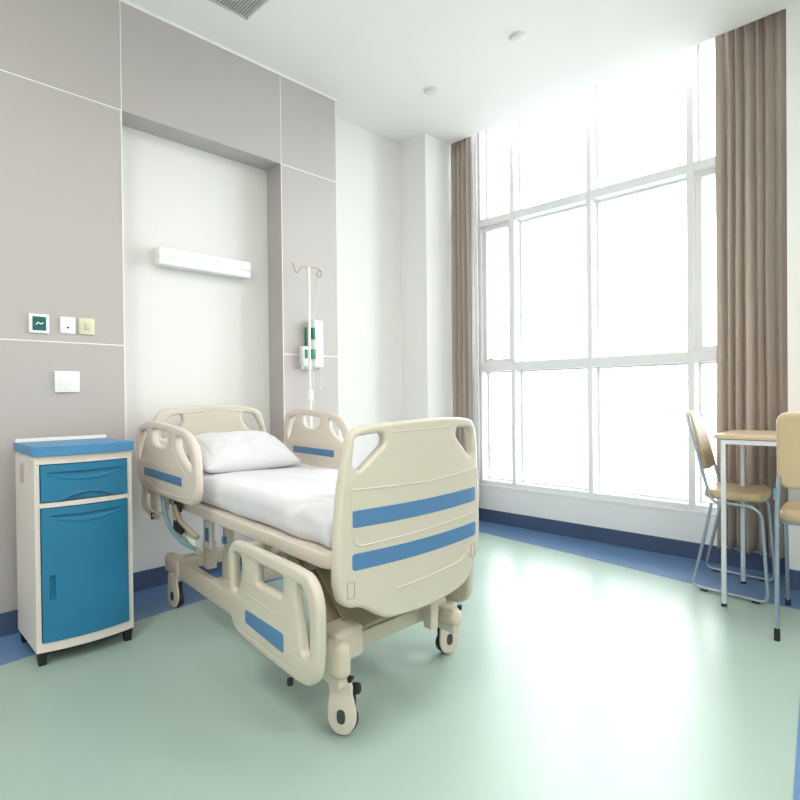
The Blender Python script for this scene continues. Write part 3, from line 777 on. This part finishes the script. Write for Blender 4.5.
lathe(b, [(.022, .05), (.022, .10), (.014, .11)], seg=18)
obj('base', b, 'wtube', iv)
for k in range(5):
    a = 2*PI*k/5+.3; b = bmesh.new(); lathe(b, [(.012, -.008), (.019, -.006), (.019, .006), (.012, .008)], M=Matrix.Translation((.125*math.cos(a), .125*math.sin(a), .0195)) @ Matrix.Rotation(a, 4, 'Z') @ Matrix.Rotation(PI/2, 4, 'X'), seg=18); obj('wheel', b, 'black', iv)
# wall device beside it
dv = empty('wall_dispenser', (2.19, YC, 1.17), 'white wall-mounted dispenser with green panels, right behind the drip stand', 'dispenser')
b = bmesh.new(); box(b, -.062, .014, -.062, 0, .005, .300, .016, 4); obj('body', b, 'wplastic', dv)
b = bmesh.new(); box(b, -.063, .015, -.063, 0, .185, .187, .0005, 1); obj('seam', b, 'ltgrey', dv)
b = bmesh.new(); box(b, -.135, -.045, -.045, 0, .01, .135, .010, 3); obj('tray', b, 'clear', dv)
b = bmesh.new(); box(b, -.122, -.100, -.0475, -.04, .06, .115, .003, 2); box(b, -.082, -.052, -.0655, -.04, .06, .118, .003, 2); obj('green_panel', b, 'green2', dv)
b = bmesh.new(); box(b, -.090, -.080, -.02, 0, .13, .255, .003, 2); box(b, -.068, -.052, -.0635, -.02, .18, .25, .004, 2); obj('green_backplate', b, 'green2', dv)
for k in range(5):
    b = bmesh.new(); box(b, -.128+k*.03, -.121+k*.03, -.04, -.01, -.006, .012, .002, 1); obj('bracket_tooth', b, 'wplastic', dv)
b = bmesh.new(); tube(b, smooth_pts([(-.06, -.04, .01), (-.058, -.04, -.08), (-.062, -.04, -.16), (-.05, -.04, -.22)], 5), .0028, seg=8); tube(b, smooth_pts([(.005, -.04, .01), (.003, -.04, -.06), (.010, -.04, -.09), (.0, -.04, -.13)], 5), .0028, seg=8); obj('cord', b, 'clear', dv)
b = bmesh.new(); tube(b, smooth_pts([(2.117, 2.735, 1.716), (2.118, 2.74, 1.65), (2.122, 2.78, 1.55), (2.150, 2.835, 1.472)], 6), .002, seg=8)
o = obj('drip_line', b, 'wplastic'); tag(o, 'thin white line hanging from the drip stand hook to the dispenser', 'cord')

# ================================================================== TABLE AND CHAIRS
tb = empty('dining_table', (3.172, .315, 0), 'small table with light wood top and pale square-tube legs by the right curtain', 'table', rz=math.radians(2.5))
TX0, TX1, TY0, TY1 = -.225, .212, -.50, .51
b = bmesh.new(); plate(b, fillet([Vector((TX0, TY0, 0)), Vector((TX1, TY0, 0)), Vector((TX1, TY1, 0)), Vector((TX0, TY1, 0))], .03, 5, True), [], .020, .004, lambda a, v_, c: Vector((a, v_, .791+c)))
obj('tabletop', b, 'tabletop', tb)
b = bmesh.new(); rr = .010; zt = .768
lx0, lx1, ly0, ly1 = -.212, .20, -.46, .466
for y in (ly0, ly1): tube(b, [(lx0, y, zt), (lx1, y, zt)], rr, square=True)
for x in (lx0, lx1): tube(b, [(x, ly0, zt), (x, ly1, zt)], rr, square=True)
obj('apron', b, 'wtube', tb, smooth=False)
for x in (lx0, lx1):
    for y in (ly0, ly1):
        b = bmesh.new(); box(b, x-rr, x+rr, y-rr, y+rr, .012, zt+rr, .003, 2); lg = obj('leg', b, 'wtube', tb)
        b = bmesh.new(); box(b, x-rr-.001, x+rr+.001, y-rr-.001, y+rr+.001, 0, .014, .002, 1); obj('foot_cap', b, 'black', lg)
# chair with sled legs (local: sitter faces -y)
ch = empty('dining_chair', (3.28, .808, 0), 'tan padded chair with metal sled legs, pushed in left of the table', 'chair', group='tan chairs around the table')
def pad(b, outline, t, bev, fn, cuts=10): plate(b, outline, [], t, bev, fn, cuts=cuts)
so = smooth_pts([Vector(p+(0,)) for p in [(-.14, -.145), (0, -.158), (.14, -.145), (.175, -.10), (.178, .06), (.165, .115), (.09, .135), (-.09, .135), (-.165, .115), (-.178, .06), (-.175, -.10)]], 4, True)
b = bmesh.new(); pad(b, so, .044, .018, lambda a, v_, c: Vector((a, v_, .486+c-.010*(1-(a/.18)**2)*0+.008*max(0, -v_/.16)))); obj('seat', b, 'tan', ch)
for s in (-1, 1):
    b = bmesh.new()
    pts = [(s*.165, .192, .875), (s*.182, .175, .80), (s*.186, .095, .485), (s*.186, .075, .455), (s*.186, -.10, .452), (s*.188, -.135, .42), (s*.195, -.160, .05), (s*.195, -.150, .012), (s*.195, .15, .012), (s*.195, .172, .03), (s*.19, .112, .30), (s*.186, .085, .445)]
    tube(b, fillet(pts, .035, 5), .0085, seg=10); sf = obj('side_frame', b, 'chrome', ch)
    for y in (-.11, .12):
        b = bmesh.new(); box(b, s*.195-.011, s*.195+.011, y-.018, y+.018, 0.0005, .010, .003, 2); obj('rubber_glide', b, 'black', sf)
b = bmesh.new(); tube(b, [(-.186, .05, .452), (.186, .05, .452)], .008); tube(b, [(-.186, -.09, .452), (.186, -.09, .452)], .008); obj('seat_bar', b, 'chrome', ch)
bo = smooth_pts([Vector(p+(0,)) for p in [(-.135, .66), (-.150, .78), (-.140, .86), (-.09, .895), (0, .903), (.09, .895), (.140, .86), (.150, .78), (.135, .66), (.10, .606), (0, .598), (-.10, .606)]], 4, True)
def backfn(a, z, c): return Vector((a, .120+(z-.62)*.30+.012*(1-(a/.17)**2)+c, z))
b = bmesh.new(); pad(b, bo, .034, .014, backfn); obj('backrest', b, 'tan', ch)
b = bmesh.new(); plate(b, [Vector((p.x*1.02, .78+(p.y-.78)*1.015, 0)) for p in bo], [], .010, .004, lambda a, z, c: backfn(a, z, c+.014), cuts=10); o = obj('backrest_shell', b, 'edge', ch); o['label'] = 'white backrest rim'
for o in ch.children_recursive:      # the frame is a little out of square
    o.data.transform(Matrix(((.97, .08, 0, 0), (.12, 1, 0, 0), (0, 0, 1, 0), (0, 0, 0, 1))))
# second chair at the right edge (faces the window, sitter faces +x)
c2 = empty('dining_chair', (2.912, .352, 0), 'tan padded chair with straight black-tipped legs, at the right edge of the photo', 'chair', rz=math.radians(95), group='tan chairs around the table')
b = bmesh.new(); pad(b, [Vector((p.x*1.02, p.y*1.15, 0)) for p in so], .056, .024, lambda a, v_, c: Vector((a, v_+.01, .490+c))); obj('seat', b, 'tan', c2)
b2o = fillet([Vector(p+(0,)) for p in [(-.178, .612), (.178, .612), (.182, .912), (-.182, .912)]], .05, 7, True)
b = bmesh.new(); pad(b, b2o, .036, .013, lambda a, z, c: Vector((a, .195+.014*(1-(a/.18)**2)+c, z))); obj('backrest', b, 'tan', c2)
b = bmesh.new(); plate(b, [Vector((p.x*1.02, .748+(p.y-.748)*1.03, 0)) for p in b2o], [], .008, .003, lambda a, z, c: Vector((a, .175+.014*(1-(a/.18)**2)+c, z)), cuts=10); o = obj('backrest_shell', b, 'edge', c2)
for s in (-1, 1):
    b = bmesh.new(); tube(b, [(s*.180, .222, .02), (s*.180, .212, .50), (s*.172, .215, .66)], .0085, seg=12); lg = obj('leg', b, 'chrome', c2)
    b = bmesh.new(); lathe(b, [(.011, 0), (.011, .045), (.009, .05)], M=Matrix.Translation((s*.180, .222, 0)), seg=14); obj('ferrule', b, 'black', lg)
    b = bmesh.new(); lathe(b, [(.011, .565), (.011, .61)], M=Matrix.Translation((s*.180, .212, 0)), seg=14); obj('collar', b, 'lblue', lg)
    b = bmesh.new(); tube(b, fillet([(s*.18, .212, .455), (s*.18, -.12, .455), (s*.185, -.255, .02)], .03, 5), .0085, seg=12); lg = obj('leg', b, 'chrome', c2)
    b = bmesh.new(); lathe(b, [(.012, 0), (.012, .03), (.009, .034)], M=Matrix.Translation((s*.185, -.256, 0)), seg=14); obj('ferrule', b, 'black', lg)
b = bmesh.new(); tube(b, [(-.18, .10, .455), (.18, .10, .455)], .008); tube(b, [(-.18, -.09, .455), (.18, -.09, .455)], .008); obj('seat_bar', b, 'chrome', c2)
